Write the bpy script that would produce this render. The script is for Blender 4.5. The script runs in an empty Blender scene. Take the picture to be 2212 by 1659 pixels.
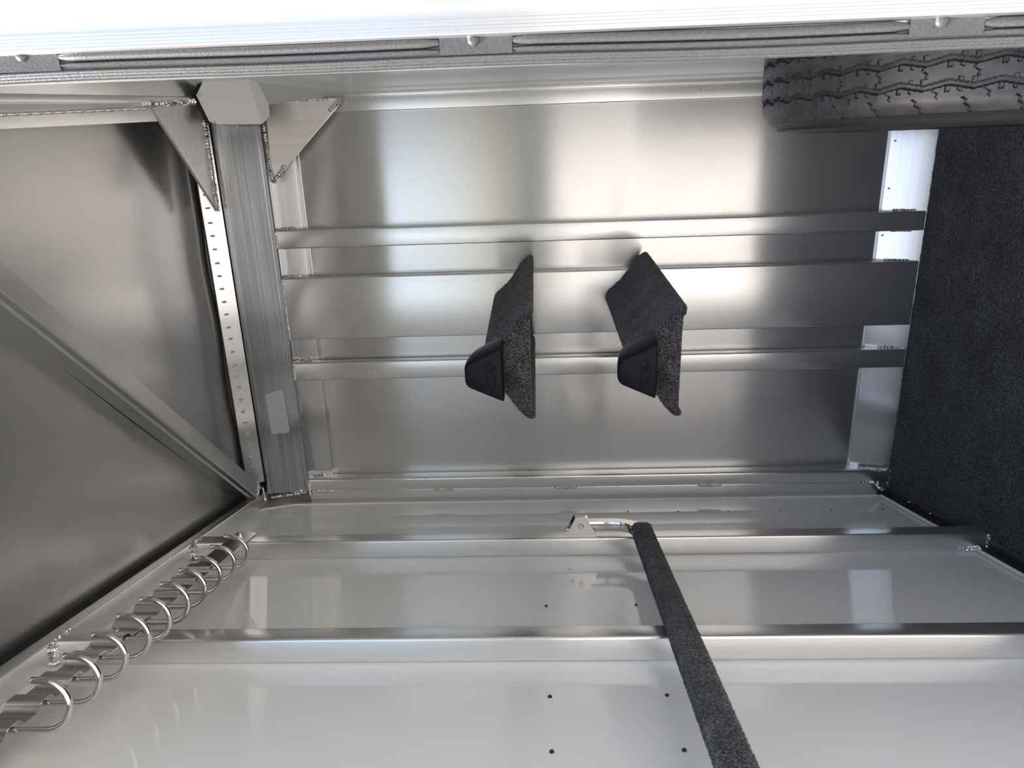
import bpy, bmesh, math, random
from mathutils import Vector, Matrix, noise
random.seed(7)
sc = bpy.context.scene
COL = sc.collection
PI = math.pi

# ------------------------------------------------------------------ camera
F_PX = 1537.09
CAM = Vector((1.172803, -2.239560, 1.185363))
CR = Vector((-0.0326046, 0.0296538, -0.9990283))     # camera right
CD = Vector((-0.9488450, -0.3150015, 0.0216167))     # camera down
CF = Vector((-0.3140544, 0.9486278, 0.0384073))      # camera forward
cd = bpy.data.cameras.new('camera')
cam = bpy.data.objects.new('camera', cd)
COL.objects.link(cam)
cd.sensor_width = 36.0
cd.lens = F_PX / 2212 * 36.0
cd.clip_start = 0.02
cd.clip_end = 2000
cam.matrix_world = Matrix(((CR.x, -CD.x, -CF.x, CAM.x), (CR.y, -CD.y, -CF.y, CAM.y), (CR.z, -CD.z, -CF.z, CAM.z), (0, 0, 0, 1)))
sc.camera = cam

# ------------------------------------------------------------------ world, sun, exposure
world = bpy.data.worlds.new('World')
sc.world = world
world.use_nodes = True
wn = world.node_tree
wn.nodes.clear()
sky = wn.nodes.new('ShaderNodeTexSky')
sky.sky_type = 'NISHITA'
sky.sun_disc = False
sky.sun_elevation = math.radians(58)
sky.sun_rotation = math.radians(240)
sky.air_density = 1.0
sky.dust_density = 5.5
sky.ozone_density = 1.0
bg = wn.nodes.new('ShaderNodeBackground')
bg.inputs['Strength'].default_value = 0.19
wo = wn.nodes.new('ShaderNodeOutputWorld')
wn.links.new(sky.outputs[0], bg.inputs[0])
wn.links.new(bg.outputs[0], wo.inputs[0])
sl = bpy.data.lights.new('sun', 'SUN')
sl.energy = 5.0
sl.angle = math.radians(0.6)
sl.color = (1.0, 0.96, 0.90)
sun = bpy.data.objects.new('sun', sl)
COL.objects.link(sun)
sun_from = Vector((-0.60, -0.30, 1.15)).normalized()
sun.rotation_euler = sun_from.to_track_quat('Z', 'Y').to_euler()
sc.view_settings.view_transform = 'Standard'
sc.view_settings.look = 'None'
sc.view_settings.exposure = 1.2
sc.view_settings.gamma = 1.0
sc.view_settings.use_curve_mapping = False

# ------------------------------------------------------------------ frames of the room
AL = 0.2067609
DL = Vector((math.sin(AL), -math.cos(AL), 0))        # along the side walls, towards the door
NL = Vector((math.cos(AL), math.sin(AL), 0))         # out of the left wall into the room
X, Y, Z = Vector((1, 0, 0)), Vector((0, 1, 0)), Vector((0, 0, 1))

def ray(u, v):
    return CR * ((u - 1106) / F_PX) + CD * ((v - 829.5) / F_PX) + CF
def hit(u, v, n, d):
    r = ray(u, v)
    return CAM + r * ((d - n.dot(CAM)) / n.dot(r))
def bw(u, v, y=0.0):
    return hit(u, v, Y, y)
def zp(u, v, z):
    return hit(u, v, Z, z)
def LW(t, o, z):
    return DL * t + NL * o + Z * z
def lw(u, v, o=0.0):
    p = hit(u, v, NL, o)
    return p.dot(DL), p.z
RW0 = Vector((1.345, 0.045, 0))
def RWP(t, o, z):                                    # right wall, o into the room
    return RW0 + DL * t - NL * o + Z * z

# ------------------------------------------------------------------ materials
def mat(name):
    m = bpy.data.materials.new(name)
    m.use_nodes = True
    return m, m.node_tree, m.node_tree.nodes['Principled BSDF']

def N(nt, kind, **kw):
    n = nt.nodes.new('ShaderNode' + kind)
    for k, v in kw.items():
        setattr(n, k, v)
    return n

def ramp(nt, fac, c0, c1, p0=0.3, p1=0.7):
    r = N(nt, 'ValToRGB')
    r.color_ramp.elements[0].position = p0
    r.color_ramp.elements[1].position = p1
    r.color_ramp.elements[0].color = c0 if len(c0) == 4 else (*c0, 1)
    r.color_ramp.elements[1].color = c1 if len(c1) == 4 else (*c1, 1)
    nt.links.new(fac, r.inputs[0])
    return r

def aluminium(name, base=(0.80, 0.80, 0.795), rough=0.26, aniso=0.9, grain=(0, 0, 1), streak=0.06, bump=0.05, freq=260, soft=0.2):
    """brushed or extruded aluminium, grain running along one world direction"""
    m, nt, b = mat(name)
    b.inputs['Metallic'].default_value = 1.0
    g = Vector(grain).normalized()
    tc = N(nt, 'TexCoord')
    mp = N(nt, 'Mapping')
    # squeeze coordinates along the grain
    mp.vector_type = 'TEXTURE'
    mp.inputs['Rotation'].default_value = Z.rotation_difference(g).to_euler()
    mp.inputs['Scale'].default_value = (1, 1, 85)
    nt.links.new(tc.outputs['Object'], mp.inputs[0])
    n1 = N(nt, 'TexNoise')
    n1.inputs['Scale'].default_value = freq
    n1.inputs['Detail'].default_value = 3
    nt.links.new(mp.outputs[0], n1.inputs[0])
    r = ramp(nt, n1.outputs[0], tuple(c * (1 - streak) for c in base), tuple(min(1, c * (1 + streak)) for c in base))
    nt.links.new(r.outputs[0], b.inputs['Base Color'])
    n2 = N(nt, 'TexNoise')
    n2.inputs['Scale'].default_value = 3.5
    n2.inputs['Detail'].default_value = 4
    nt.links.new(tc.outputs['Object'], n2.inputs[0])
    mr = N(nt, 'MapRange')
    mr.inputs[3].default_value = rough * 0.85
    mr.inputs[4].default_value = rough * 1.2
    nt.links.new(n2.outputs[0], mr.inputs[0])
    nt.links.new(mr.outputs[0], b.inputs['Roughness'])
    if bump:
        bp = N(nt, 'Bump')
        bp.inputs['Strength'].default_value = bump
        bp.inputs['Distance'].default_value = 0.001
        nt.links.new(n1.outputs[0], bp.inputs['Height'])
        nt.links.new(bp.outputs[0], b.inputs['Normal'])
    if aniso:
        b.inputs['Anisotropic'].default_value = aniso
        ge = N(nt, 'NewGeometry')
        cr = N(nt, 'VectorMath', operation='CROSS_PRODUCT')
        nt.links.new(ge.outputs['Normal'], cr.inputs[0])
        cr.inputs[1].default_value = g
        nt.links.new(cr.outputs[0], b.inputs['Tangent'])
    if soft:
        # the oxide skin scatters part of the reflection widely
        b2 = N(nt, 'BsdfPrincipled')
        b2.inputs['Metallic'].default_value = 1.0
        b2.inputs['Roughness'].default_value = 0.58
        nt.links.new(r.outputs[0], b2.inputs['Base Color'])
        ms = N(nt, 'MixShader')
        ms.inputs[0].default_value = soft
        nt.links.new(b.outputs[0], ms.inputs[1])
        nt.links.new(b2.outputs[0], ms.inputs[2])
        nt.links.new(ms.outputs[0], nt.nodes['Material Output'].inputs['Surface'])
    return m

def plain(name, col, rough=0.5, metal=0.0, coat=0.0, noise_amt=0.0, scale=40, bump=0.0, spec=0.5):
    m, nt, b = mat(name)
    b.inputs['Roughness'].default_value = rough
    b.inputs['Metallic'].default_value = metal
    b.inputs['Specular IOR Level'].default_value = spec
    if coat:
        b.inputs['Coat Weight'].default_value = coat
        b.inputs['Coat Roughness'].default_value = 0.03
    tc = N(nt, 'TexCoord')
    n1 = N(nt, 'TexNoise')
    n1.inputs['Scale'].default_value = scale
    n1.inputs['Detail'].default_value = 5
    nt.links.new(tc.outputs['Object'], n1.inputs[0])
    r = ramp(nt, n1.outputs[0], tuple(c * (1 - noise_amt) for c in col), tuple(min(1, c * (1 + noise_amt)) for c in col))
    nt.links.new(r.outputs[0], b.inputs['Base Color'])
    if bump:
        bp = N(nt, 'Bump')
        bp.inputs['Strength'].default_value = bump
        bp.inputs['Distance'].default_value = 0.002
        nt.links.new(n1.outputs[0], bp.inputs['Height'])
        nt.links.new(bp.outputs[0], b.inputs['Normal'])
    return m

def carpet(name, dark, light, scale, big=6.0, p0=0.42, p1=0.75, bump=0.8):
    m, nt, b = mat(name)
    b.inputs['Roughness'].default_value = 1.0
    b.inputs['Specular IOR Level'].default_value = 0.15
    b.inputs['Sheen Weight'].default_value = 0.25
    b.inputs['Sheen Roughness'].default_value = 0.5
    tc = N(nt, 'TexCoord')
    n1 = N(nt, 'TexNoise')
    n1.inputs['Scale'].default_value = scale
    n1.inputs['Detail'].default_value = 3
    n1.inputs['Roughness'].default_value = 0.75
    nt.links.new(tc.outputs['Object'], n1.inputs[0])
    r = ramp(nt, n1.outputs[0], dark, light, p0, p1)
    n2 = N(nt, 'TexNoise')
    n2.inputs['Scale'].default_value = big
    n2.inputs['Detail'].default_value = 6
    nt.links.new(tc.outputs['Object'], n2.inputs[0])
    mr = N(nt, 'MapRange')
    mr.inputs[1].default_value = 0.3
    mr.inputs[2].default_value = 0.7
    mr.inputs[3].default_value = 0.6
    mr.inputs[4].default_value = 1.4
    nt.links.new(n2.outputs[0], mr.inputs[0])
    mx = N(nt, 'VectorMath', operation='SCALE')
    nt.links.new(r.outputs[0], mx.inputs[0])
    nt.links.new(mr.outputs[0], mx.inputs['Scale'])
    nt.links.new(mx.outputs[0], b.inputs['Base Color'])
    bp = N(nt, 'Bump')
    bp.inputs['Strength'].default_value = bump
    bp.inputs['Distance'].default_value = 0.004
    nt.links.new(n1.outputs[0], bp.inputs['Height'])
    nt.links.new(bp.outputs[0], b.inputs['Normal'])
    return m

M = {}
M['sheet'] = aluminium('brushed_sheet', (0.76, 0.755, 0.745), 0.19, 1.0, (0, 0, 1), 0.02, 0.0, 180)
M['post'] = aluminium('extruded_post', (0.84, 0.84, 0.835), 0.22, 0.85, (0, 0, 1), 0.04, 0.03)
M['rail_x'] = aluminium('extruded_rail', (0.74, 0.74, 0.745), 0.22, 0.85, (1, 0, 0), 0.05, 0.04)
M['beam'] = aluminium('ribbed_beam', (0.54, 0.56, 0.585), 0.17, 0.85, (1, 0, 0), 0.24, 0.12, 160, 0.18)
M['rail_l'] = aluminium('extruded_side_rail', (0.82, 0.82, 0.81), 0.22, 0.7, tuple(DL), 0.04, 0.03)
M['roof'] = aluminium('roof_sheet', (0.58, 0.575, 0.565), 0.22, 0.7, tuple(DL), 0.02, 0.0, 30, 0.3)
M['bow'] = aluminium('roof_bow_metal', (0.66, 0.66, 0.66), 0.22, 0.8, (0.70, -0.71, 0), 0.04, 0.03)
M['gusset'] = aluminium('mill_plate', (0.86, 0.84, 0.81), 0.45, 0.0, (0, 0, 1), 0.06, 0.03, 40)
M['weld'] = plain('weld_metal', (0.84, 0.83, 0.82), 0.24, 1.0, 0, 0.25, 350, 0.25)
M['stainless'] = plain('polished_stainless', (0.72, 0.70, 0.68), 0.13, 1.0, 0, 0.05, 120)
M['strip'] = plain('stainless_strip', (0.60, 0.575, 0.55), 0.22, 1.0, 0, 0.05, 60)
M['screw'] = plain('zinc_screw', (0.75, 0.75, 0.76), 0.25, 1.0, 0, 0.05, 200)
M['darkscrew'] = plain('dark_screw', (0.035, 0.035, 0.038), 0.35, 0.6, 0, 0.1, 200)
M['white'] = plain('white_gloss_panel', (0.88, 0.89, 0.88), 0.06, 0.0, 0.0, 0.01, 3)
M['cover'] = plain('pale_grey_panel', (0.78, 0.80, 0.80), 0.10, 0.0, 0.0, 0.01, 4)
M['sealant'] = plain('white_sealant', (0.88, 0.87, 0.82), 0.5, 0.0, 0, 0.04, 80)
M['gap'] = plain('black_gap_fill', (0.012, 0.012, 0.013), 0.7, 0.0, 0, 0.2, 60)  # flat black for seams; also paints the shadow line at the cover edge
M['ext'] = plain('white_exterior_skin', (0.94, 0.94, 0.92), 0.35, 0.0, 0, 0.01, 4)
M['jamb'] = aluminium('jamb_extrusion', (0.70, 0.70, 0.71), 0.34, 0.6, (0, 0, 1), 0.03, 0.02)
M['gasket'] = plain('grey_rubber_seal', (0.055, 0.057, 0.062), 0.42, 0.0, 0, 0.25, 500, 0.2, 0.6)
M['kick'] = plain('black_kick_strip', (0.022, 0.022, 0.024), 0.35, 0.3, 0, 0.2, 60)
M['rubber'] = plain('black_moulded_rubber', (0.009, 0.010, 0.015), 0.40, 0.0, 0, 0.1, 300, 0.05, 0.12)
M['tyre'] = plain('tyre_rubber', (0.036, 0.039, 0.044), 0.42, 0.0, 0, 0.35, 60, 0.10, 0.5)
M['tyre_side'] = plain('tyre_sidewall_rubber', (0.020, 0.020, 0.023), 0.5, 0.0, 0, 0.2, 60)
M['rim'] = plain('white_wheel_paint', (0.7, 0.7, 0.7), 0.35, 0.2)
M['floorcarpet'] = carpet('black_floor_carpet', (0.006, 0.008, 0.011), (0.13, 0.14, 0.165), 150, 7, 0.40, 0.8)
M['padcarpet'] = carpet('charcoal_carpet', (0.010, 0.011, 0.014), (0.24, 0.24, 0.25), 250, 18, 0.42, 0.80, 0.5)
M['plate'] = plain('grey_id_plate', (0.50, 0.56, 0.58), 0.25, 0.2, 0, 0.06, 60)
M['gravel'] = plain('pale_gravel', (0.35, 0.335, 0.31), 0.95, 0.0, 0, 0.25, 30, 0.4)
M['leaf'] = plain('tree_leaf', (0.055, 0.066, 0.050), 0.8, 0.0, 0, 0.5, 2)

# ------------------------------------------------------------------ mesh helpers
def link(name, me, m, parent=None):
    o = bpy.data.objects.new(name, me)
    COL.objects.link(o)
    if m is not None and not me.materials:
        me.materials.append(M[m] if isinstance(m, str) else m)
    if parent is not None:
        o.parent = parent
        o.matrix_parent_inverse = Matrix.Translation(parent.location).inverted() if parent.parent is None else Matrix.Identity(4)
    return o

def finish(bm, angle=32):
    bmesh.ops.recalc_face_normals(bm, faces=bm.faces)
    lim = math.radians(angle)
    for f in bm.faces:
        f.smooth = True
    for e in bm.edges:
        if len(e.link_faces) == 2 and e.calc_face_angle(0) > lim:
            e.smooth = False

def build(name, bm, m, parent=None, angle=32, recalc=True):
    if recalc:
        finish(bm, angle)
    me = bpy.data.meshes.new(name)
    bm.to_mesh(me)
    bm.free()
    return link(name, me, m, parent)

def pile(parent, body, count, length, base, m, region=None, seed=3):
    """short carpet tufts standing on the faces of a mesh, joined into one part"""
    rnd = random.Random(seed)
    me = body.data
    me.calc_loop_triangles()
    co = [v.co.copy() for v in me.vertices]
    tris, acc, tot = [], [], 0.0
    for t in me.loop_triangles:
        a, b, c = (co[i] for i in t.vertices)
        if region and not region((a + b + c) / 3):
            continue
        tot += t.area
        tris.append((a, b, c, t.normal.copy()))
        acc.append(tot)
    import bisect
    verts, faces = [], []
    for _ in range(count):
        a, b, c, n = tris[min(bisect.bisect(acc, rnd.random() * tot), len(tris) - 1)]
        u, v = rnd.random(), rnd.random()
        if u + v > 1:
            u, v = 1 - u, 1 - v
        p = a + (b - a) * u + (c - a) * v
        d = (n + Vector((rnd.uniform(-1, 1), rnd.uniform(-1, 1), rnd.uniform(-1, 1))) * 0.75).normalized()
        s_ = d.cross(Vector((rnd.uniform(-1, 1), rnd.uniform(-1, 1), rnd.uniform(-1, 1)))).normalized() * base * 0.5
        l = length * rnd.uniform(0.6, 1.2)
        k = len(verts)
        verts += [p - s_ - n * 0.0005, p + s_ - n * 0.0005, p + d * l + s_ * 0.3]
        faces.append((k, k + 1, k + 2))
    pm = bpy.data.meshes.new('carpet_pile')
    pm.from_pydata(verts, [], faces)
    o = link('carpet_pile', pm, m, parent)
    o['kind'] = 'stuff'
    return o

def empty(name, loc, label=None, cat=None, kind=None, group=None):
    o = bpy.data.objects.new(name, None)
    o.empty_display_size = 0.05
    COL.objects.link(o)
    o.location = loc
    tag(o, label, cat, kind, group)
    return o

def tag(o, label=None, cat=None, kind=None, group=None):
    if label: o['label'] = label
    if cat: o['category'] = cat
    if kind: o['kind'] = kind
    if group: o['group'] = group
    return o

def rings(bm, secs, closed=True, caps=True):
    """loft rings of equal length"""
    vs = [[bm.verts.new(p) for p in s] for s in secs]
    n = len(vs[0])
    for a, b in zip(vs, vs[1:]):
        for i in range(n if closed else n - 1):
            j = (i + 1) % n
            bm.faces.new((a[i], a[j], b[j], b[i]))
    if caps and closed:
        bm.faces.new(vs[0][::-1])
        bm.faces.new(vs[-1])
    return vs

def prism(bm, prof, org, U, V, W, L0, L1):
    secs = [[org + U * a + V * b + W * l for a, b in prof] for l in (L0, L1)]
    return rings(bm, secs)

def rrect(a0, a1, b0, b1, r, n=3):
    """rounded rectangle profile"""
    pts = []
    for (ca, cb, s) in ((a1 - r, b1 - r, 0), (a0 + r, b1 - r, 1), (a0 + r, b0 + r, 2), (a1 - r, b0 + r, 3)):
        for k in range(n + 1):
            an = PI / 2 * (s + k / n)
            pts.append((ca + r * math.cos(an), cb + r * math.sin(an)))
    return pts

def bar(name, org, U, V, W, a, b, l, r, m, parent):
    bm = bmesh.new()
    prism(bm, rrect(a[0], a[1], b[0], b[1], r), org, U, V, W, l[0], l[1])
    return build(name, bm, m, parent)

def slab(name, pts, nrm, th, m, parent=None, bevel=0.0):
    """flat polygon of 3-D points thickened along nrm"""
    bm = bmesh.new()
    nrm = Vector(nrm)
    rings(bm, [[Vector(p) for p in pts], [Vector(p) + nrm * th for p in pts]])
    if bevel:
        bmesh.ops.bevel(bm, geom=list(bm.edges), offset=bevel, segments=2, affect='EDGES', clamp_overlap=True)
    return build(name, bm, m, parent)

def frame_of(d):
    d = d.normalized()
    a = d.cross(Z) if abs(d.z) < 0.9 else d.cross(X)
    a.normalize()
    return a, d.cross(a).normalized()

def tube(bm, path, rad, n=10, caps=True):
    secs = []
    up = None
    for i, p in enumerate(path):
        d = (path[min(i + 1, len(path) - 1)] - path[max(i - 1, 0)]).normalized()
        if up is None:
            a, b = frame_of(d)
        else:
            a = (up - d * up.dot(d)).normalized()
            b = d.cross(a)
        up = a
        r = rad[i] if isinstance(rad, (list, tuple)) else rad
        secs.append([p + (a * math.cos(2 * PI * k / n) + b * math.sin(2 * PI * k / n)) * r for k in range(n)])
    return rings(bm, secs, True, caps)

def weld(pts, r, parent, jitter=0.25):
    r *= 1.3
    """a rippled weld bead along a polyline"""
    bm = bmesh.new()
    path, rad = [], []
    for p, q in zip(pts, pts[1:]):
        p, q = Vector(p), Vector(q)
        n = max(3, int((q - p).length / 0.0018))
        for k in range(n + (1 if q is Vector(pts[-1]) else 0)):
            path.append(p.lerp(q, k / n) + Vector((random.uniform(-1, 1), random.uniform(-1, 1), random.uniform(-1, 1))) * r * 0.10)
            ph = (len(path) % 4) / 4.0
            rad.append(r * (0.62 + 0.70 * ph) * random.uniform(1 - jitter, 1 + jitter * 0.6))
    path.append(Vector(pts[-1]))
    rad.append(r * 0.7)
    rad[0] = r * 0.6
    tube(bm, path, rad, 7)
    return build('weld_bead', bm, 'weld', parent, 60)

def dome(name, p, nrm, r, h, m, parent, n=10, pin=0.0):
    """small rivet or screw head: a dome, or a pin when pin > 0"""
    nrm = Vector(nrm).normalized()
    a, b = frame_of(nrm)
    prof = [(r, 0.0), (r * 0.97, h * 0.35), (r * 0.75, h * 0.75), (r * 0.35, h * 0.97)]
    if pin:
        prof = [(r, 0.0), (r, pin), (r * 0.8, pin + h * 0.5), (r * 0.3, pin + h)]
    bm = bmesh.new()
    rings(bm, [[p + nrm * (hh - 0.0005) + (a * math.cos(2 * PI * k / n) + b * math.sin(2 * PI * k / n)) * rr for k in range(n)] for rr, hh in prof])
    return build(name, bm, m, parent, 50)

def box(name, c0, c1, m, parent=None):
    bm = bmesh.new()
    x0, y0, z0 = c0
    x1, y1, z1 = c1
    rings(bm, [[Vector((x0, y0, z)), Vector((x1, y0, z)), Vector((x1, y1, z)), Vector((x0, y1, z))] for z in (z0, z1)])
    return build(name, bm, m, parent)

ZF = -0.001            # carpet height
ZC = 2.210             # ceiling sheet
YD = -1.60             # door opening
YS = 0.050             # aluminium sheet of the back wall
YR = 0.040             # flat rails on the sheet

# ------------------------------------------------------------------ outside
g = box('ground', (-60, -80, -0.62), (60, 60, -0.55), 'gravel')
tag(g, 'pale gravel ground outside the trailer door', 'ground', 'structure')

bm = bmesh.new()
pts = []
for i in range(161):
    x = -110 + 220 * i / 160
    h = 4.0 + 1.1 * noise.noise(Vector((x * 0.12, 0, 5))) + 0.7 * noise.noise(Vector((x * 0.6, 0, 9)))
    pts.append((x, h))
rings(bm, [[Vector((x, y + 3 * noise.noise(Vector((x * 0.05, y, 0))), z)) for y, z in ((-78, -0.55), (-76, h * 0.6), (-74, h), (-70, h * 0.7), (-69, -0.55))] for x, h in pts])
tl = build('tree_line', bm, 'leaf', None, 80)
tag(tl, 'dark green tree line far behind the photographer', 'trees', 'stuff')

# ------------------------------------------------------------------ floor
fl = empty('floor', (0.6, -0.8, ZF), 'black carpeted trailer floor', 'floor', 'structure')
bm = bmesh.new()
nx, ny = 150, 150
vs = [[bm.verts.new((-0.15 + 1.95 * i / nx, 0.06 - 1.68 * j / ny, ZF + random.uniform(-0.0018, 0.0018))) for i in range(nx + 1)] for j in range(ny + 1)]
for j in range(ny):
    for i in range(nx):
        bm.faces.new((vs[j][i], vs[j][i + 1], vs[j + 1][i + 1], vs[j + 1][i]))
floor_carpet = build('carpet', bm, 'floorcarpet', fl, 180)
pile(fl, floor_carpet, 130000, 0.0045, 0.0016, 'floorcarpet', lambda p: p.y > -0.95 and p.x > -0.02 + 0.2 * -p.y)
box('floor_deck', (-0.2, -1.63, -0.12), (1.85, 0.12, ZF - 0.004), 'rail_x', fl)

# ------------------------------------------------------------------ back wall
wb = empty('wall_back', (0.65, YS, 0), 'brushed aluminium back wall with welded upright tubes', 'wall', 'structure')
box('sheet', (-0.15, YS, -0.05), (1.80, YS + 0.03, 2.35), 'sheet', wb)

zb = 2.004
def back_post(xa, xb, z0, z1, welds=True):
    o = bar('post', Vector((0, 0, 0)), X, Y, Z, (xb, xa), (0.0, YR), (z0, z1), 0.004, 'post', wb)
    return o
# floor rail and head strip, flat on the sheet
zr0, zr1 = ZF - 0.004, bw(1893.5, 535, YR).z
YB = 0.010                                         # the rail leans out towards the carpet
bm = bmesh.new()
prism(bm, [(zr1, YS + 0.004), (zr1, YR + 0.002), (zr1 - 0.003, YR - 0.001), (zr0 + 0.004, YB), (zr0, YB + 0.002), (zr0, YS + 0.004)], Vector((0, 0, 0)), Z, Y, X, 0.06, 1.36)
rail = build('floor_rail', bm, 'rail_x', wb)
RN = Vector((0, -(zr1 - zr0), -(YB - YR))).normalized()
RD = RN.dot(Vector((0, YR, zr1)))
zs0 = bw(680, 700, YR).z
strip = bar('head_strip', Vector((0, 0, 0)), Z, Y, X, (zs0, 2.06), (YR, YS + 0.004), (0.06, 1.36), 0.002, 'rail_x', wb)
bar('sheet_edge_trim', Vector((0, 0, 0)), Z, Y, X, (zs0 - 0.012, zs0), (YS - 0.003, YS + 0.004), (0.06, 1.33), 0.001, 'rail_x', wb)
p1 = back_post(0.9522, 0.8955, 0.007, zb - 0.002)
p2 = back_post(0.8015, 0.6000, 0.007, zb - 0.002)
p3 = back_post(0.5195, 0.4590, 0.007, zb - 0.002)
# corner upright pair
p4 = bar('corner_post', Vector((0, 0, 0)), X, Y, Z, (0.048, 0.094), (0.0, YS), (ZF, zb), 0.008, 'post', wb)
p5 = bar('corner_angle', Vector((0, 0, 0)), X, Y, Z, (-0.01, 0.0485), (0.006, YS), (ZF, zb), 0.003, 'post', wb)
# right hand angle of the back wall
xa = bw(1100, 229, YR).x
p6 = bar('corner_angle', Vector((0, 0, 0)), X, Y, Z, (xa, 1.352), (YR - 0.004, YS), (ZF, 2.05), 0.003, 'post', wb)
bar('corner_angle_rib', Vector((0, 0, 0)), X, Y, Z, (1.334, 1.352), (YR - 0.012, YS), (ZF, 2.05), 0.002, 'post', wb)

# welds on the posts: along the head strip, the floor rail and the beam
for P, xl, xr in ((p1, 0.8955, 0.9522), (p2, 0.600, 0.8015), (p3, 0.459, 0.5195)):
    weld([(xr, 0.002, zb - 0.004), (xl, 0.002, zb - 0.004)], 0.0045, P)
    weld([(xr + 0.002, YR - 0.003, zb - 0.012), (xr + 0.002, YR - 0.003, zb - 0.055)], 0.0042, P)
    weld([(xl - 0.002, YR - 0.003, zb - 0.012), (xl - 0.002, YR - 0.003, zb - 0.03)], 0.0035, P)
for P, xw, za, zc in ((p1, 0.954, 0.03, 0.095), (p1, 0.8935, 0.035, 0.09), (p3, 0.5215, 0.02, 0.085), (p2, 0.8035, 0.03, 0.10), (p2, 0.598, 0.05, 0.09)):
    weld([(xw, YR - 0.003 + (YB - YR) * (zr1 - za) / (zr1 - zr0), za), (xw, YR - 0.003 + (YB - YR) * (zr1 - zc) / (zr1 - zr0), zc)], 0.004 if xw in (0.5215, 0.954) else 0.0028, P)
for u0, u1, v in ((934, 981, 1057.5), (1198, 1246, 1056.5), (1508, 1558, 1055.5), (677, 718, 1061)):
    a, b = bw(u0, v, -0.001), bw(u1, v, -0.001)
    weld([(0.0485, 0.001, a.z), (0.0485, 0.001, b.z)], 0.0048, p4)
weld([(0.0485, 0.001, bw(1853, 1050).z), (0.0485, 0.001, bw(1893, 1049).z), (0.03, 0.003, bw(1897, 1058).z), (0.012, 0.004, bw(1912, 1070).z)], 0.0045, p4)
weld([(0.096, 0.024, 0.10), (0.096, -0.006, 0.015)], 0.0045, p4)
weld([(0.092, 0.001, -0.003), (0.05, 0.002, -0.004), (0.02, 0.006, -0.004)], 0.0036, p4)
weld([(0.097, YR - 0.002, zb - 0.01), (0.097, YR - 0.002, zb - 0.05)], 0.0042, p4)
weld([(0.09, -0.001, zb - 0.003), (0.03, 0.0, zb - 0.003)], 0.004, p4)
# screws in the floor rail and the right angle
for u, v in ((1933.6, 304), (1920, 407), (1906, 508), (1858, 866), (1849, 949)):
    dome('screw', hit(u, v, RN, RD), RN, 0.0036, 0.004, 'screw', rail, 8)
for u, v in ((1514, 193), (1615, 188)):
    dome('screw', bw(u, v, YR - 0.004), -Y, 0.0036, 0.004, 'screw', p6, 8)
for u, v in ((1026, 897),):
    dome('screw', bw(u, v, YS), -Y, 0.0018, 0.001, 'darkscrew', wb, 8)

# ------------------------------------------------------------------ left wall
wl = empty('wall_left', LW(0.8, 0, 0), 'glossy white side wall with two aluminium upright tubes', 'wall', 'structure')
ZP0, ZP1 = 0.030, 2.156
bm = bmesh.new()
prof = [(-0.02, ZP0), (1.66, ZP0), (1.66, ZP1 + 0.02), (0.055, ZP1 + 0.02), (0.059, 2.142), (-0.02, 2.066)]
rings(bm, [[LW(t, o, z) for t, z in prof] for o in (0.0, -0.012)])
build('white_panel', bm, 'white', wl)
bm = bmesh.new()
rings(bm, [[LW(t, o, z) for t, z in ((-0.12, -0.12), (1.68, -0.12), (1.68, 2.35), (-0.12, 2.35))] for o in (-0.012, -0.05)])
build('outer_skin', bm, 'ext', wl)
tA = bar('wall_tube', Vector((0, 0, 0)), DL, NL, Z, (0.494, 0.5545), (0.0, 0.050), (0.0, ZP1), 0.005, 'post', wl)
tB = bar('wall_tube', Vector((0, 0, 0)), DL, NL, Z, (1.078, 1.131), (0.0, 0.050), (0.0, ZP1), 0.006, 'post', wl)
for T, tc in ((tA, 0.5545), (tB, 1.131)):
    weld([LW(tc + 0.001, 0.003, ZP1 - 0.004), LW(tc + 0.001, 0.05, ZP1 - 0.004)], 0.0058, T)
    weld([LW(tc - 0.004, 0.051, ZP1 - 0.003), LW(tc - 0.055, 0.051, ZP1 - 0.003)], 0.0035, T)
    weld([LW(tc + 0.001, 0.003, 0.075), LW(tc + 0.001, 0.004, 0.045), LW(tc + 0.002, 0.006, 0.024)], 0.0055, T)
    weld([LW(tc + 0.001, 0.008, 0.0), LW(tc + 0.001, 0.028, -0.002), LW(tc + 0.001, 0.046, -0.002)], 0.0045, T)
# top rail along the roof
tr = bar('top_rail', Vector((0, 0, 0)), Z, NL, DL, (ZP1, 2.188), (-0.01, 0.050), (0.0, 1.66), 0.003, 'rail_l', wl)
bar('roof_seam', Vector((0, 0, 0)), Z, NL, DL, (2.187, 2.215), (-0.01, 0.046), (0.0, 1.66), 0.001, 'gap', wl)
# kick angle at the floor
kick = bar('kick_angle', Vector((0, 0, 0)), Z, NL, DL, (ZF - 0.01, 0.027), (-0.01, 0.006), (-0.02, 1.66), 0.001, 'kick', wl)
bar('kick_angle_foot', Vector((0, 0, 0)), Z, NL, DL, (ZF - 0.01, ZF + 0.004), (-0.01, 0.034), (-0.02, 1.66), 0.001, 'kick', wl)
bm = bmesh.new()
tube(bm, [LW(0.03, 0.006, ZP0 + 0.003), LW(1.66, 0.006, ZP0 + 0.003)], 0.0050, 8)
build('sealant_bead', bm, 'sealant', wl)
bm = bmesh.new()
tube(bm, [LW(0.012, 0.001, 0.02), LW(0.012, 0.001, 2.06), LW(0.062, 0.001, 2.145), LW(0.075, 0.001, 2.156)], 0.004, 8)
build('sealant_bead', bm, 'sealant', wl)
for u, v in ((1950.5, 1085), (1999, 1110), (2065, 1144.5), (2199, 1221)):
    t, z = lw(u, v, 0.02)
    dome('screw', LW(t, 0.02, ZF + 0.004), Z, 0.0035, 0.004, 'screw', kick, 8, 0.004)
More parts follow.
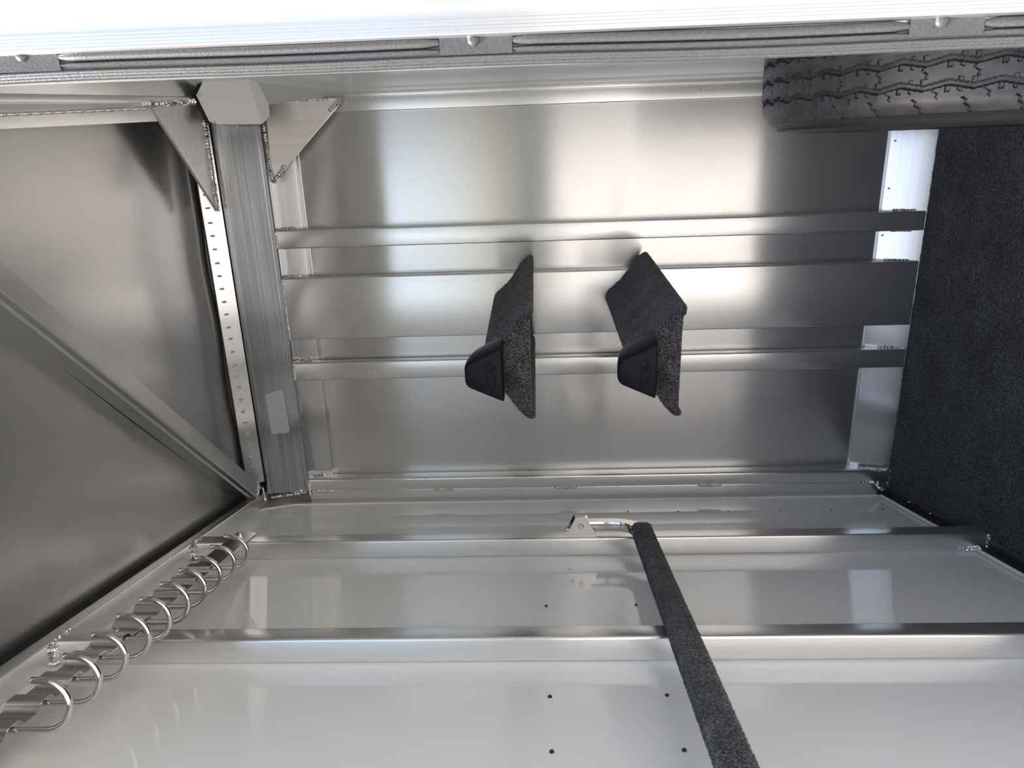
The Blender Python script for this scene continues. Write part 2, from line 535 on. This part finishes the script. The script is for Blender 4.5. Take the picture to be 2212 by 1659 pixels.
# screw tips coming through the white panel
for u, v, r in ((1356, 1106, .0024), (1465, 1106, .0022), (1573, 1105, .002), (1686, 1104, .002), (1795, 1103, .002), (1908, 1101, .002),
                (1180, 1310, .0034), (1374, 1308, .0034), (1188, 1506, .0038), (1441, 1503, .0038), (1192, 1625, .0038), (1478, 1622, .0038)):
    t, z = lw(u, v)
    dome('screw_tip', LW(t, 0, z), NL, r, 0.003, 'darkscrew', wl, 8, 0.002)
for u, v in ((1230, 1231), (1237, 1256)):
    t, z = lw(u, v)
    dome('screw_tip', LW(t, 0, z), NL, 0.003, 0.001, 'screw', wl, 8, 0.010)

# ------------------------------------------------------------------ ceiling
ce = empty('ceiling', (0.6, -0.8, ZC), 'rippled bare aluminium roof sheet with diagonal bow', 'ceiling', 'structure')
bm = bmesh.new()
nx, ny = 110, 110
def cz(x, y):
    p = Vector((x, y, 0))
    a, b = p.dot(DL), p.dot(NL)
    w = 0.0030 * math.sin(b * 17 + 1.6 * noise.noise(Vector((a * 0.9, b * 1.5, 3)))) * (0.5 + noise.noise(Vector((a * 0.7, b * 1.2, 7)))) + 0.0035 * noise.noise(Vector((a * 0.6, b * 3.2, 0.3)))
    return ZC + 0.006 + w
vs = [[bm.verts.new((-0.15 + 2.0 * i / nx, 0.06 - 1.70 * j / ny, cz(-0.15 + 2.0 * i / nx, 0.06 - 1.70 * j / ny))) for i in range(nx + 1)] for j in range(ny + 1)]
for j in range(ny):
    for i in range(nx):
        bm.faces.new((vs[j][i], vs[j][i + 1], vs[j + 1][i + 1], vs[j + 1][i]))
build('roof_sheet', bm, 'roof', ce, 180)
box('roof_skin', (-0.2, -1.64, ZC + 0.03), (1.95, 0.12, ZC + 0.06), 'ext', ce)
# diagonal roof bow
e0, e1 = Vector((0.118, -0.068, 0)), Vector((1.012, -0.982, 0))
bd = (e1 - e0).normalized()
bn = Vector((bd.y, -bd.x, 0))       # towards near-left
bm = bmesh.new()
prism(bm, [(0.0, 2.152), (0.003, 2.149), (0.046, 2.149), (0.050, 2.152), (0.050, 2.168), (0.056, 2.172), (0.056, 2.215), (0.0, 2.215)], e0, bn, Z, bd, -0.02, 1.66)
bow = build('roof_bow', bm, 'bow', ce)
weld([e0 + bn * 0.0 + Z * 2.15 + bd * 0.004, e0 + bn * 0.028 + Z * 2.147 - bd * 0.004, e0 + bn * 0.05 + Z * 2.15 - bd * 0.0], 0.005, bow)
weld([e0 + Z * 2.152 + bd * 0.0, e0 + Z * 2.185], 0.004, bow)

# ------------------------------------------------------------------ header beam in the corner of back wall and roof
hb = empty('trim_1', (0.65, -0.02, 2.0), 'ribbed aluminium header beam across top of the back wall', 'beam', 'structure')
BL0, BL1 = Vector((0, 0.0, 2.000)), Vector((0, -0.020, 2.151))
BU = (BL1 - BL0)
BLEN = BU.length
BU.normalize()
BN = Vector((0, -BU.z, BU.y))          # out of the face, towards the room
if BN.y > 0: BN = -BN
BX0, BX1 = 0.052, 1.42
prof = [(0.0, -0.06), (0.0, -0.004), (0.003, 0.0), (0.010, 0.0), (0.0105, -0.0035), (0.015, -0.0035), (0.0155, 0.0005), (0.020, 0.0005), (0.0205, -0.0012), (0.068, -0.0012), (0.0685, -0.0030), (0.0705, -0.0030), (0.071, -0.0012),
        (0.122, -0.0012), (0.1225, 0.001), (0.127, 0.001), (0.1275, -0.003), (0.132, -0.003), (0.1325, 0.002), (0.142, 0.002), (0.1465, -0.001), (0.1465, -0.06)]
bm = bmesh.new()
prism(bm, prof, BL0, BU, BN, X, BX0, BX1)
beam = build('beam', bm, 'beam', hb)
# the flange with a row of rivets between beam and roof
F0, F1 = Vector((0, -0.019, 2.150)), Vector((0, -0.043, 2.203))
FU = (F1 - F0)
FW = FU.length
FU.normalize()
FN = Vector((0, -FU.z, FU.y))
if FN.z > 0: FN = -FN
bm = bmesh.new()
prism(bm, [(0, 0), (FW - 0.002, 0), (FW, -0.002), (FW, -0.014), (0, -0.014)], F0, FU, FN, X, 0.10, 1.34)
flange = build('rivet_flange', bm, 'rail_x', hb)
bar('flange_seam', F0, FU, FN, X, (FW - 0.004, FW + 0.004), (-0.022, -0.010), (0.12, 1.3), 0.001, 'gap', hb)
vlist = [421, 450, 482, 510, 539] + [555 + c * .33454 for c in (42, 125, 208, 292, 373, 457, 530, 615, 702, 770, 844, 922, 1002, 1072, 1147, 1218, 1295, 1360)]
for v in vlist:
    u = 440 + (v - 421) * (543 - 440) / (1010 - 421)
    P = hit(u, v, FN, FN.dot(F0))
    dome('rivet', P, Vector((0, -0.35, -1)), 0.0026, 0.002, 'screw', flange, 8, 0.014)
# id plate on the beam
pl = [hit(u, v, BN, BN.dot(BL0) + 0.0006) for u, v in ((573, 852), (611, 839), (627, 934), (587, 938))]
c = sum(pl, Vector()) / 4
q = []
for i in range(4):
    a, b, d = pl[i - 1], pl[i], pl[(i + 1) % 4]
    ra, rd = (a - b).normalized() * 0.007, (d - b).normalized() * 0.007
    for k in range(4):
        s = k / 3
        q.append(b + ra * (1 - s) ** 2 + rd * s ** 2)
plate = slab('id_plate', q, BN, 0.0015, 'plate', hb)
tag(plate, 'small blank grey plate held by two rivets')
for u, v in ((596.5, 853), (607.5, 927)):
    dome('rivet', hit(u, v, BN, BN.dot(BL0) + 0.0021), BN, 0.0034, 0.003, 'screw', plate, 10)
tp = hit(604, 905, BN, BN.dot(BL0) + 0.0021)
# weld of the beam end to the wall
weld([hit(586, 1074, BN, BN.dot(BL0) + 0.001), hit(625, 1069, BN, BN.dot(BL0) + 0.001), hit(664, 1063, BN, BN.dot(BL0) + 0.001)], 0.0065, beam)
weld([hit(566, 1050, BN, BN.dot(BL0)), hit(574, 1078, BN, BN.dot(BL0)), hit(570, 1098, BN, BN.dot(BL0))], 0.005, beam)
# gusset plates
gR = [bw(u, v, -0.002) for u, v in ((573, 230), (612, 205), (733, 213), (727, 233), (594, 390), (588, 396))]
g1 = slab('gusset_plate', gR, Y, 0.008, 'gusset', hb, 0.0012)
weld([bw(u, v, -0.005) for u, v in ((569, 268), (578, 330), (589, 392))], 0.0050, g1)
weld([bw(u, v, -0.005) for u, v in ((589, 394), (605, 376), (615, 358))], 0.0055, g1)
weld([bw(u, v, -0.005) for u, v in ((612, 217), (660, 216), (712, 214))], 0.0040, g1)
weld([bw(u, v, -0.005) for u, v in ((733, 213), (724, 228), (711, 239))], 0.0055, g1)
gL = [zp(u, v, 2.146) for u, v in ((324, 226), (420, 219), (446, 262), (470, 456))]
g2 = slab('gusset_plate', gL, Z, 0.008, 'gusset', hb, 0.0012)
weld([zp(u, v, 2.144) for u, v in ((322, 224), (370, 222), (418, 219))], 0.0060, g2)
weld([zp(u, v, 2.144) for u, v in ((441, 258), (453, 340), (463, 410), (470, 456))], 0.0055, g2)
# cover over the beam end: three folded facets in one sheet
bm = bmesh.new()
ca = [bw(u, v, -0.115) for u, v in ((462, 120), (447, 158), (424, 206), (452, 262), (463, 268), (500, 269), (566, 268), (530, 158), (518, 120))]
cb = [bw(u, v, -0.085) for u, v in ((582, 250), (580, 226), (545, 150), (532, 120))]
cc = [hit(u, v, NL, NL.dot(RW0) - 0.003) for u, v in ((614, 207), (760, 203), (760, 120))]
layers = []
for dy in (0.0, 0.0025):
    va, vb, vc = [[bm.verts.new(p + Y * dy) for p in s_] for s_ in (ca, cb, cc)]
    layers.append((va, vb, vc))
    bm.faces.new(va)
    bm.faces.new((va[6], vb[0], vb[1], vb[2], va[7]))
    bm.faces.new((va[7], vb[2], vb[3], va[8]))
    bm.faces.new((vb[1], vc[0], vc[1], vc[2], vb[3], vb[2]))
rim = [[l[0][i] for i in range(7)] + [l[1][0], l[1][1], l[2][0], l[2][1], l[2][2], l[1][3], l[0][8]] for l in layers]
for i in range(len(rim[0])):
    j = (i + 1) % len(rim[0])
    bm.faces.new((rim[0][i], rim[0][j], rim[1][j], rim[1][i]))
cover = build('end_cover', bm, 'cover', hb, 4)
tag(cover, 'pale grey folded cover over the beam end')
slab('cover_shadow_gap', [bw(u, v, -0.100) for u, v in ((455, 120), (438, 158), (415, 207), (444, 266), (560, 262), (500, 120))], Y, 0.02, 'gap', hb)  # black backing slab, paints in the shadow line along the cover edge
for u, v in ((432, 205), (464, 265), (513, 273)):
    dome('screw', bw(u, v, -0.118), -Y, 0.0042, 0.004, 'screw', cover, 10)
dome('screw', bw(612, 210, -0.01), -Y, 0.0038, 0.004, 'darkscrew', cover, 10)

# ------------------------------------------------------------------ right wall and the roof rail over it
wr = empty('wall_right', RWP(0.8, 0, 0), 'pale grey glossy side wall beside the spare tyre', 'wall', 'structure')
bm = bmesh.new()
rings(bm, [[RWP(t, o, z) for t, z in ((-0.02, 0.0), (1.72, 0.0), (1.72, 2.15), (-0.02, 2.15))] for o in (0.0, -0.012)])
build('pale_panel', bm, 'cover', wr)
bm = bmesh.new()
rings(bm, [[RWP(t, o, z) for t, z in ((-0.12, -0.12), (1.74, -0.12), (1.74, 2.35), (-0.12, 2.35))] for o in (-0.012, -0.05)])
build('outer_skin', bm, 'ext', wr)
for u, v in ((935, 196), (1265, 184), (1601, 172)):
    P = hit(u, v, NL, NL.dot(RW0) - 0.002)
    dome('screw', P, -NL, 0.0036, 0.004, 'darkscrew', wr, 10)
# roof rail
HD = Vector((-0.0565, -1, 0)).normalized()
HS = Vector((-HD.y, HD.x, 0))
if HS.x < 0: HS = -HS
H0 = Vector((1.3315, 0, 0))
rr = empty('trim_2', H0 + HD * 0.8 + Z * 2.15, 'aluminium roof rail with rivet row above the door side', 'rail', 'structure')
fl2 = bar('rivet_flange', H0, HS, Z, HD, (-0.045, 0.004), (2.150, 2.156), (0.02, 1.60), 0.001, 'rail_l', rr)
bar('rail_lip', H0, HS, Z, HD, (0.0, 0.014), (2.140, 2.160), (0.05, 1.60), 0.002, 'rail_l', rr)
bar('rail_box', H0, HS, Z, HD, (0.013, 0.30), (2.147, 2.20), (0.05, 1.60), 0.003, 'rail_l', rr)
for u in (0, 27, 54, 80, 105, 127, 152, 172, 195, 215, 235, 253, 272, 294, 308):
    v = 248 - u * 0.045
    dome('rivet', zp(u, v, 2.150), -Z, 0.0034, 0.002, 'screw', fl2, 8, 0.011)

# ------------------------------------------------------------------ door side: rear wall with the opening, jamb and seal
re = empty('wall_front', (1.6, YD, 0), 'sunlit white outside skin beside the door opening', 'wall', 'structure')
XJ = 1.2735
box('skin_right', (XJ, YD - 0.012, -0.30), (2.3, YD + 0.03, 2.45), 'ext', re)
box('skin_left', (-0.35, YD - 0.012, -0.30), (0.36, YD + 0.03, 2.45), 'ext', re)
box('skin_over', (0.36, YD - 0.012, 1.99), (XJ, YD + 0.03, 2.45), 'ext', re)
box('skin_under', (0.36, YD - 0.012, -0.30), (XJ, YD + 0.03, -0.03), 'ext', re)

dj = empty('door_1', (1.25, YD, 0), 'ridged aluminium door jamb with grey rubber seal', 'door frame', 'structure')
# ridged extrusion
prof = [(1.300, 0.03), (1.300, -0.012), (1.2735, -0.0125)]
xx = 1.2735
for k in range(5):
    prof += [(xx, -0.0145), (xx - 0.0016, -0.0150), (xx - 0.0019, -0.0138), (xx - 0.0026, -0.0138)]
    xx -= 0.0026
prof += [(1.2595, -0.012), (1.2590, -0.004), (1.2400, 0.002), (1.2400, 0.03)]
bm = bmesh.new()
prism(bm, prof, Vector((0, YD, 0)), X, Y, Z, -0.02, 2.12)
build('jamb_extrusion', bm, 'jamb', dj)
# rubber seal
def seal_droop(z):
    return 0.0012 * math.sin(z * 5.1 + 0.4) + 0.0006 * math.sin(z * 17)
def seal_roll(name, cx, cy, rx, ry, z0, z1, parent, n=10, taper=False):
    bm = bmesh.new()
    k = max(4, int((z1 - z0) / 0.012))
    secs = []
    for i in range(k + 1):
        z = z0 + (z1 - z0) * i / k
        s = 1.0
        if taper:
            e = min(z - z0, z1 - z) / 0.010
            s = 0.55 + 0.45 * min(1, e)
        dx = seal_droop(z)
        secs.append([Vector((cx + dx + rx * s * math.cos(2 * PI * a / n), YD + cy + ry * s * math.sin(2 * PI * a / n), z)) for a in range(n)])
    rings(bm, secs)
    return build(name, bm, 'gasket', parent, 50)
seal = seal_roll('rubber_seal', 1.2490, 0.001, 0.0118, 0.0060, -0.02, 2.12, dj, 14)
seal_roll('seal_lip', 1.2398, 0.000, 0.0024, 0.0030, -0.02, 2.12, dj)
seal_roll('seal_rib', 1.2438, -0.0032, 0.0022, 0.0030, -0.02, 2.12, dj)
cuts = [(bw(a, 100, YD).z, bw(b, 100, YD).z) for a, b in ((-45, 133), (950, 1108), (1950, 2110))]
cuts = sorted((min(a), max(a)) for a in cuts)
edges = [-0.02] + [e for c in cuts for e in c] + [2.12]
for i in range(0, len(edges), 2):
    seal_roll('seal_bulb', 1.2553, -0.0048, 0.0044, 0.0052, edges[i], edges[i + 1], dj, 12, True)
    seal_roll('seal_rib', 1.2488, -0.0048, 0.0024, 0.0042, edges[i], edges[i + 1], dj, 10, True)
for a, b in cuts:
    box('seal_flat', (1.2465, YD - 0.0072, a + 0.0005), (1.2592, YD - 0.002, b - 0.0005), 'gasket', dj)
for u, v in ((1022, 86), (46, 120), (2034, 46)):
    dome('rivet', bw(u, v, YD - 0.0072), -Y, 0.0052, 0.0042, 'gasket', dj, 14)

# ------------------------------------------------------------------ saddle racks
HALF = [(0.0, 0.116), (0.016, 0.114), (0.026, 0.106), (0.040, 0.089), (0.056, 0.071), (0.075, 0.056), (0.095, 0.043), (0.115, 0.030), (0.130, 0.016), (0.139, 0.004), (0.141, -0.004), (0.137, -0.010), (0.129, -0.011), (0.124, -0.006)]
def resample(pts, n):
    L = [0]
    for a, b in zip(pts, pts[1:]):
        L.append(L[-1] + math.hypot(b[0] - a[0], b[1] - a[1]))
    out = []
    for i in range(n):
        s = L[-1] * i / (n - 1)
        k = max(j for j in range(len(L)) if L[j] <= s + 1e-9)
        k = min(k, len(pts) - 2)
        f = (s - L[k]) / (L[k + 1] - L[k])
        out.append((pts[k][0] + (pts[k + 1][0] - pts[k][0]) * f, pts[k][1] + (pts[k + 1][1] - pts[k][1]) * f))
    return out
def rack_profile():
    h = resample(HALF, 44)
    top = [(-a, b) for a, b in h[::-1]] + h[1:]
    return top + [(0.12, -0.003), (0.08, -0.002), (0.0, -0.002), (-0.08, -0.002), (-0.12, -0.003)]
def make_rack(z, label):
    root = empty('saddle_rack', (0, 0, 0), label, 'saddle rack', None, 'saddle racks on the wide upright')
    pr = rack_profile()
    ys = [-0.004 - 0.0066 * i for i in range(92)] + [-0.613, -0.618, -0.621]
    secs = []
    for y in ys:
        s = 1.0 if y > -0.612 else {-0.613: 0.993, -0.618: 0.975, -0.621: 0.945}[y]
        secs.append([Vector((a * s + random.uniform(-1, 1) * 0.0006, y, 0.04 + (b - 0.04) * s + random.uniform(-1, 1) * 0.0006)) for a, b in pr])
    bm = bmesh.new()
    rings(bm, secs)
    body = build('padded_body', bm, 'padcarpet', root, 70)
    pile(root, body, 45000, 0.0026, 0.0010, 'padcarpet')
    # mounting plate on the upright
    bm = bmesh.new()
    prism(bm, rrect(-0.05, 0.05, 0.0, 0.085, 0.008), Vector((0, 0, 0)), X, Z, -Y, -0.0005, 0.006)
    build('mounting_plate', bm, 'rubber', root)
    # moulded rubber end cap
    def sec(y, hb_, zb_, ht, zt, r):
        c = [(hb_, zb_), (ht, zt), (-ht, zt), (-hb_, zb_)]
        out = []
        for i in range(4):
            a, b, d = Vector(c[i - 1]), Vector(c[i]), Vector(c[(i + 1) % 4])
            rr = r if i in (1, 2) else r * 0.3
            pa, pd = b + (a - b).normalized() * rr, b + (d - b).normalized() * rr
            for k in range(6):
                s = k / 5
                p = pa.lerp(b, s).lerp(b.lerp(pd, s), s)
                out.append(Vector((p.x, y, p.y)))
        return out
    bm = bmesh.new()
    rings(bm, [sec(-0.545, 0.030, 0.096, 0.018, 0.118, 0.006), sec(-0.556, 0.046, 0.088, 0.026, 0.126, 0.009), sec(-0.590, 0.066, 0.074, 0.031, 0.138, 0.012), sec(-0.622, 0.073, 0.062, 0.031, 0.147, 0.016), sec(-0.645, 0.072, 0.062, 0.030, 0.151, 0.017),
               sec(-0.660, 0.070, 0.062, 0.0285, 0.152, 0.017), sec(-0.667, 0.0685, 0.0628, 0.0275, 0.151, 0.016), sec(-0.671, 0.066, 0.064, 0.0255, 0.149, 0.014), sec(-0.6725, 0.063, 0.066, 0.023, 0.146, 0.012)])
    cap = build('end_cap', bm, 'rubber', root, 40)
    tag(cap, 'smooth black rubber end cap with an embossed oval')
    # embossed oval emblem
    bm = bmesh.new()
    oc = Vector((0.0, -0.6725, 0.0905))
    tube(bm, [oc + Vector((0.032 * math.cos(a), 0, 0.0112 * math.sin(a))) for a in [2 * PI * k / 40 for k in range(41)]], 0.0009, 6)
    for pts in ([(-0.022, -0.004), (-0.016, 0.001), (-0.012, -0.003), (-0.006, 0.004), (0.0, -0.002)], [(0.004, -0.004), (0.007, 0.006), (0.010, -0.004)], [(0.010, -0.005), (0.014, 0.007), (0.018, -0.005)],
                [(0.0, -0.006), (0.022, -0.0055)], [(-0.02, 0.004), (-0.012, 0.006)], [(0.005, 0.001), (0.016, 0.001)]):
        tube(bm, [oc + Vector((a, 0, b)) for a, b in pts], 0.0008, 6)
    build('emblem', bm, 'rubber', cap, 60)
    return root
rack1 = make_rack(1.203, 'upper black carpeted saddle rack nearer the ceiling, on the wide upright')
def copy_tree(o, parent=None):
    c = o.copy()
    COL.objects.link(c)
    c.parent = parent
    for ch in list(o.children):
        copy_tree(ch, c)
    return c
rack2 = copy_tree(rack1)
rack2['label'] = 'lower black carpeted saddle rack nearer the carpet, on the wide upright'
for r_, z in ((rack1, 1.207), (rack2, 0.852)):
    r_.location = (0.7165, 0.0, z)
    r_.rotation_euler = (0, 0, -0.062)

# ------------------------------------------------------------------ bridle rack
br = empty('bridle_rack', LW(1.05, 0.05, 2.03), 'row of ten polished bridle hooks on a corrugated steel strip under the roof', 'hook rack')
T0, DT, NH = 0.765, 0.0745, 10
def bump_off(t):
    o = 0.0515
    for i in range(NH):
        d = abs(t - (T0 + DT * i))
        if d < 0.024:
            o = max(o, 0.0515 + 0.0125 * (1.0 if d < 0.009 else 0.5 + 0.5 * math.cos(PI * (d - 0.009) / 0.015)))
    return o
ts = [0.478 + 0.0028 * i for i in range(int((1.60 - 0.478) / 0.0028))]
bm = bmesh.new()
secs = []
for t in ts:
    o = bump_off(t)
    secs.append([LW(t, o, 2.003), LW(t, o + 0.0028, 2.003), LW(t, o + 0.0028, 2.062), LW(t, o, 2.062)])
rings(bm, secs)
build('mounting_strip', bm, 'strip', br, 50)
path0 = [(0.0565, 2.05), (0.0565, 2.02), (0.0565, 1.99), (0.0565, 1.965)]
for k in range(1, 17):
    a = PI * k / 16
    path0.append((0.0968 - 0.0403 * math.cos(a), 1.9525 - 0.0415 * math.sin(a)))
path0 += [(0.1373, 1.958), (0.1375, 1.966)]
for i in range(NH):
    t = T0 + DT * i
    bm = bmesh.new()
    pts = [LW(t, o, z) for o, z in path0]
    tube(bm, pts + [LW(t, 0.1375, 1.9675)], [0.0053] * len(pts) + [0.0036], 12)
    build('hook', bm, 'stainless', br, 50)
for t, u in ((0.520, 0), (1.104, 1)):
    P = LW(t, 0.0543, 2.036 if u == 0 else 2.040)
    bm = bmesh.new()
    a, b = DL, Z
    for r, h0, h1 in ((0.0062, 0.0, 0.005), (0.0034, 0.004, 0.011)):
        rings(bm, [[P + NL * h + (a * math.cos(PI * k / 3) + b * math.sin(PI * k / 3)) * r for k in range(6)] for h in (h0, h1)])
    build('bolt', bm, 'screw', br)

# ------------------------------------------------------------------ blanket bar
bb = empty('blanket_bar', LW(0.53, 0.05, 0.95), 'black carpet-wrapped blanket bar on a hinged metal bracket', 'blanket bar')
# bracket: base plate and two trapezoid cheeks
bar('bracket_base', Vector((0, 0, 0)), DL, NL, Z, (0.500, 0.552), (0.0495, 0.0555), (1.040, 1.118), 0.001, 'stainless', bb)
for t in (0.5025, 0.5475):
    pts = [LW(t, o, z) for o, z in ((0.054, 1.118), (0.054, 1.040), (0.060, 1.040), (0.104, 1.066), (0.106, 1.070), (0.106, 1.092), (0.104, 1.096), (0.060, 1.118))]
    ck = slab('bracket_cheek', pts, DL, 0.0035, 'stainless', bb)
PB = LW(0.551, 0.083, 1.081)
bm = bmesh.new()
rings(bm, [[PB + DL * h + (NL * math.cos(2 * PI * k / 14) + Z * math.sin(2 * PI * k / 14)) * r for k in range(14)] for r, h in ((0.0078, -0.05), (0.0078, 0.006), (0.0064, 0.0085), (0.0035, 0.0088), (0.003, 0.005))])
build('pivot_bolt', bm, 'screw', bb, 40)
# arm: flat bar dropping from the pivot then bending towards the door
path = [(0.527, 1.095), (0.527, 1.06), (0.527, 1.02), (0.528, 1.000), (0.531, 0.980), (0.538, 0.962), (0.550, 0.947), (0.566, 0.936), (0.585, 0.930), (0.64, 0.929)]
bm = bmesh.new()
secs = []
for i, (t, z) in enumerate(path):
    a, b = path[max(i - 1, 0)], path[min(i + 1, len(path) - 1)]
    d = Vector((b[0] - a[0], b[1] - a[1])).normalized()
    nx_, nz_ = d.y * -1, d.x
    h = 0.0165
    secs.append([LW(t + nx_ * w, o, z + nz_ * w) for o, w in ((0.066, h), (0.066, -h), (0.0685, -h - 0.001), (0.0885, -h - 0.001), (0.091, -h), (0.091, h), (0.0885, h + 0.001), (0.0685, h + 0.001))])
rings(bm, secs)
build('arm', bm, 'stainless', bb, 40)
# padded bar
A, B = LW(0.578, 0.080, 0.922), LW(1.605, 0.086, 0.9435)
ax = (B - A).normalized()
s1 = NL
s2 = ax.cross(s1).normalized()
rp = resample(rrect(-0.021, 0.021, -0.0245, 0.0245, 0.012, 5) + [rrect(-0.021, 0.021, -0.0245, 0.0245, 0.012, 5)[0]], 41)[:-1]
secs = []
Lb = (B - A).length
nseg = 220
for i in range(nseg + 1):
    l = Lb * i / nseg
    e = min(l, Lb - l)
    s = 1.0 if e > 0.008 else 0.80 + 0.20 * (e / 0.008) ** 0.5
    secs.append([A + ax * l + s1 * (a * s + random.uniform(-1, 1) * 0.0006) + s2 * (b * s + random.uniform(-1, 1) * 0.0006) for a, b in rp])
bm = bmesh.new()
rings(bm, secs)
pad = build('padded_bar', bm, 'padcarpet', bb, 75)
pile(bb, pad, 40000, 0.0026, 0.0010, 'padcarpet')

# ------------------------------------------------------------------ spare tyre
TC = Vector((1.284, -0.860, 0.380))
R0 = 0.382
st = empty('spare_tyre', (TC.x, TC.y, ZF), 'black spare trailer tyre with zigzag tread standing on the carpet', 'tyre')
HWT = 0.080                                       # half tread width
NTH, NW = 1900, 112
NZ = 38                                           # zigzags round the tyre
def tri(x):
    x = x % 1.0
    return 4 * abs(x - 0.5) - 1
def tread_depth(th, w):
    ph = th / (2 * PI) * NZ
    d = 0.0
    for gi, (gw, half, amp, off) in enumerate(((-0.047, 0.0044, 0.0034, 0.0), (-0.0155, 0.0044, 0.0034, 0.0), (0.0155, 0.0044, 0.0034, 0.0), (0.047, 0.0044, 0.0034, 0.0))):
        c = gw + amp * tri(ph + off)
        e = abs(w - c)
        if e < half:
            d = max(d, 0.0080 * min(1.0, (half - e) / 0.0016))
        # notches either side of the groove at the zigzag points
        f = (ph + off) % 1.0
        near = min(abs(f - 0.5), abs(f), abs(1 - f))
        if near < 0.055 and half <= e < half + 0.0075 and (w - c) * (1 if abs(f - 0.5) < 0.1 else -1) > 0:
            d = max(d, 0.0045)
        if abs(f - 0.25) < 0.05 and half <= e < half + 0.0045:
            d = max(d, 0.003)
    # fine sipes
    f = (ph * 1.0 + 0.25 + w * 9) % 1.0
    s = abs(w)
    zig = 0.035 * tri(w / 0.009)
    if (0.024 < s < 0.038 or 0.054 < s < 0.066) and abs(f - 0.5 + zig) < 0.014:
        d = max(d, 0.003)
    f2 = (ph + 0.75 + w * 9) % 1.0
    if s > 0.064 and abs(f2 - 0.5 + zig) < 0.022:
        d = max(d, 0.003)
    # centre mould seam
    if abs(w) < 0.0006:
        d -= 0.0006
    return d
prof = []
for i in range(NW + 1):
    w = -HWT - 0.004 + (2 * HWT + 0.008) * i / NW
    crown = 0.0065 * (w / HWT) ** 2 + 0.010 * max(0, (abs(w) - 0.062) / 0.022) ** 2
    prof.append((w, crown))
verts, faces = [], []
for j in range(NTH):
    th = 2 * PI * j / NTH
    ct, sn = math.cos(th), math.sin(th)
    for w, crown in prof:
        r = R0 - crown - tread_depth(th, w)
        verts.append((TC.x + w, TC.y + r * ct, TC.z + r * sn))
n1 = NW + 1
for j in range(NTH):
    k = (j + 1) % NTH
    for i in range(NW):
        faces.append((j * n1 + i, j * n1 + i + 1, k * n1 + i + 1, k * n1 + i))
me = bpy.data.meshes.new('tread')
me.from_pydata(verts, [], faces)
me.polygons.foreach_set('use_smooth', [False] * len(faces))
link('tread', me, 'tyre', st)
def revolve(name, pts, m, parent, n=128):
    bm = bmesh.new()
    secs = [[Vector((TC.x + w, TC.y + r * math.cos(2 * PI * k / n), TC.z + r * math.sin(2 * PI * k / n))) for k in range(n)] for w, r in pts]
    rings(bm, secs, True, False)
    return build(name, bm, m, parent, 25)
rs = R0 - prof[0][1]
for s in (-1, 1):
    revolve('sidewall', [(s * 0.0838, rs + 0.001), (s * 0.087, rs - 0.006), (s * 0.0915, rs - 0.013), (s * 0.0935, rs - 0.015), (s * 0.098, rs - 0.030), (s * 0.1015, rs - 0.055), (s * 0.1015, rs - 0.080), (s * 0.097, rs - 0.105), (s * 0.088, rs - 0.128), (s * 0.078, rs - 0.140), (s * 0.074, 0.195)], 'tyre_side', st)
    revolve('rib', [(s * 0.0925, rs - 0.0165), (s * 0.0965, rs - 0.0155), (s * 0.0975, rs - 0.018), (s * 0.0975, rs - 0.021), (s * 0.095, rs - 0.024)], 'tyre_side', st)
wh = revolve('wheel', [(-0.078, 0.205), (-0.080, 0.196), (-0.070, 0.190), (-0.050, 0.170), (-0.02, 0.165), (0.01, 0.160), (0.015, 0.09), (0.02, 0.045), (0.02, 0.001)], 'rim', st, 64)
revolve('wheel_back', [(0.078, 0.205), (0.080, 0.196), (0.070, 0.190), (0.03, 0.165), (0.01, 0.160)], 'rim', st, 64)
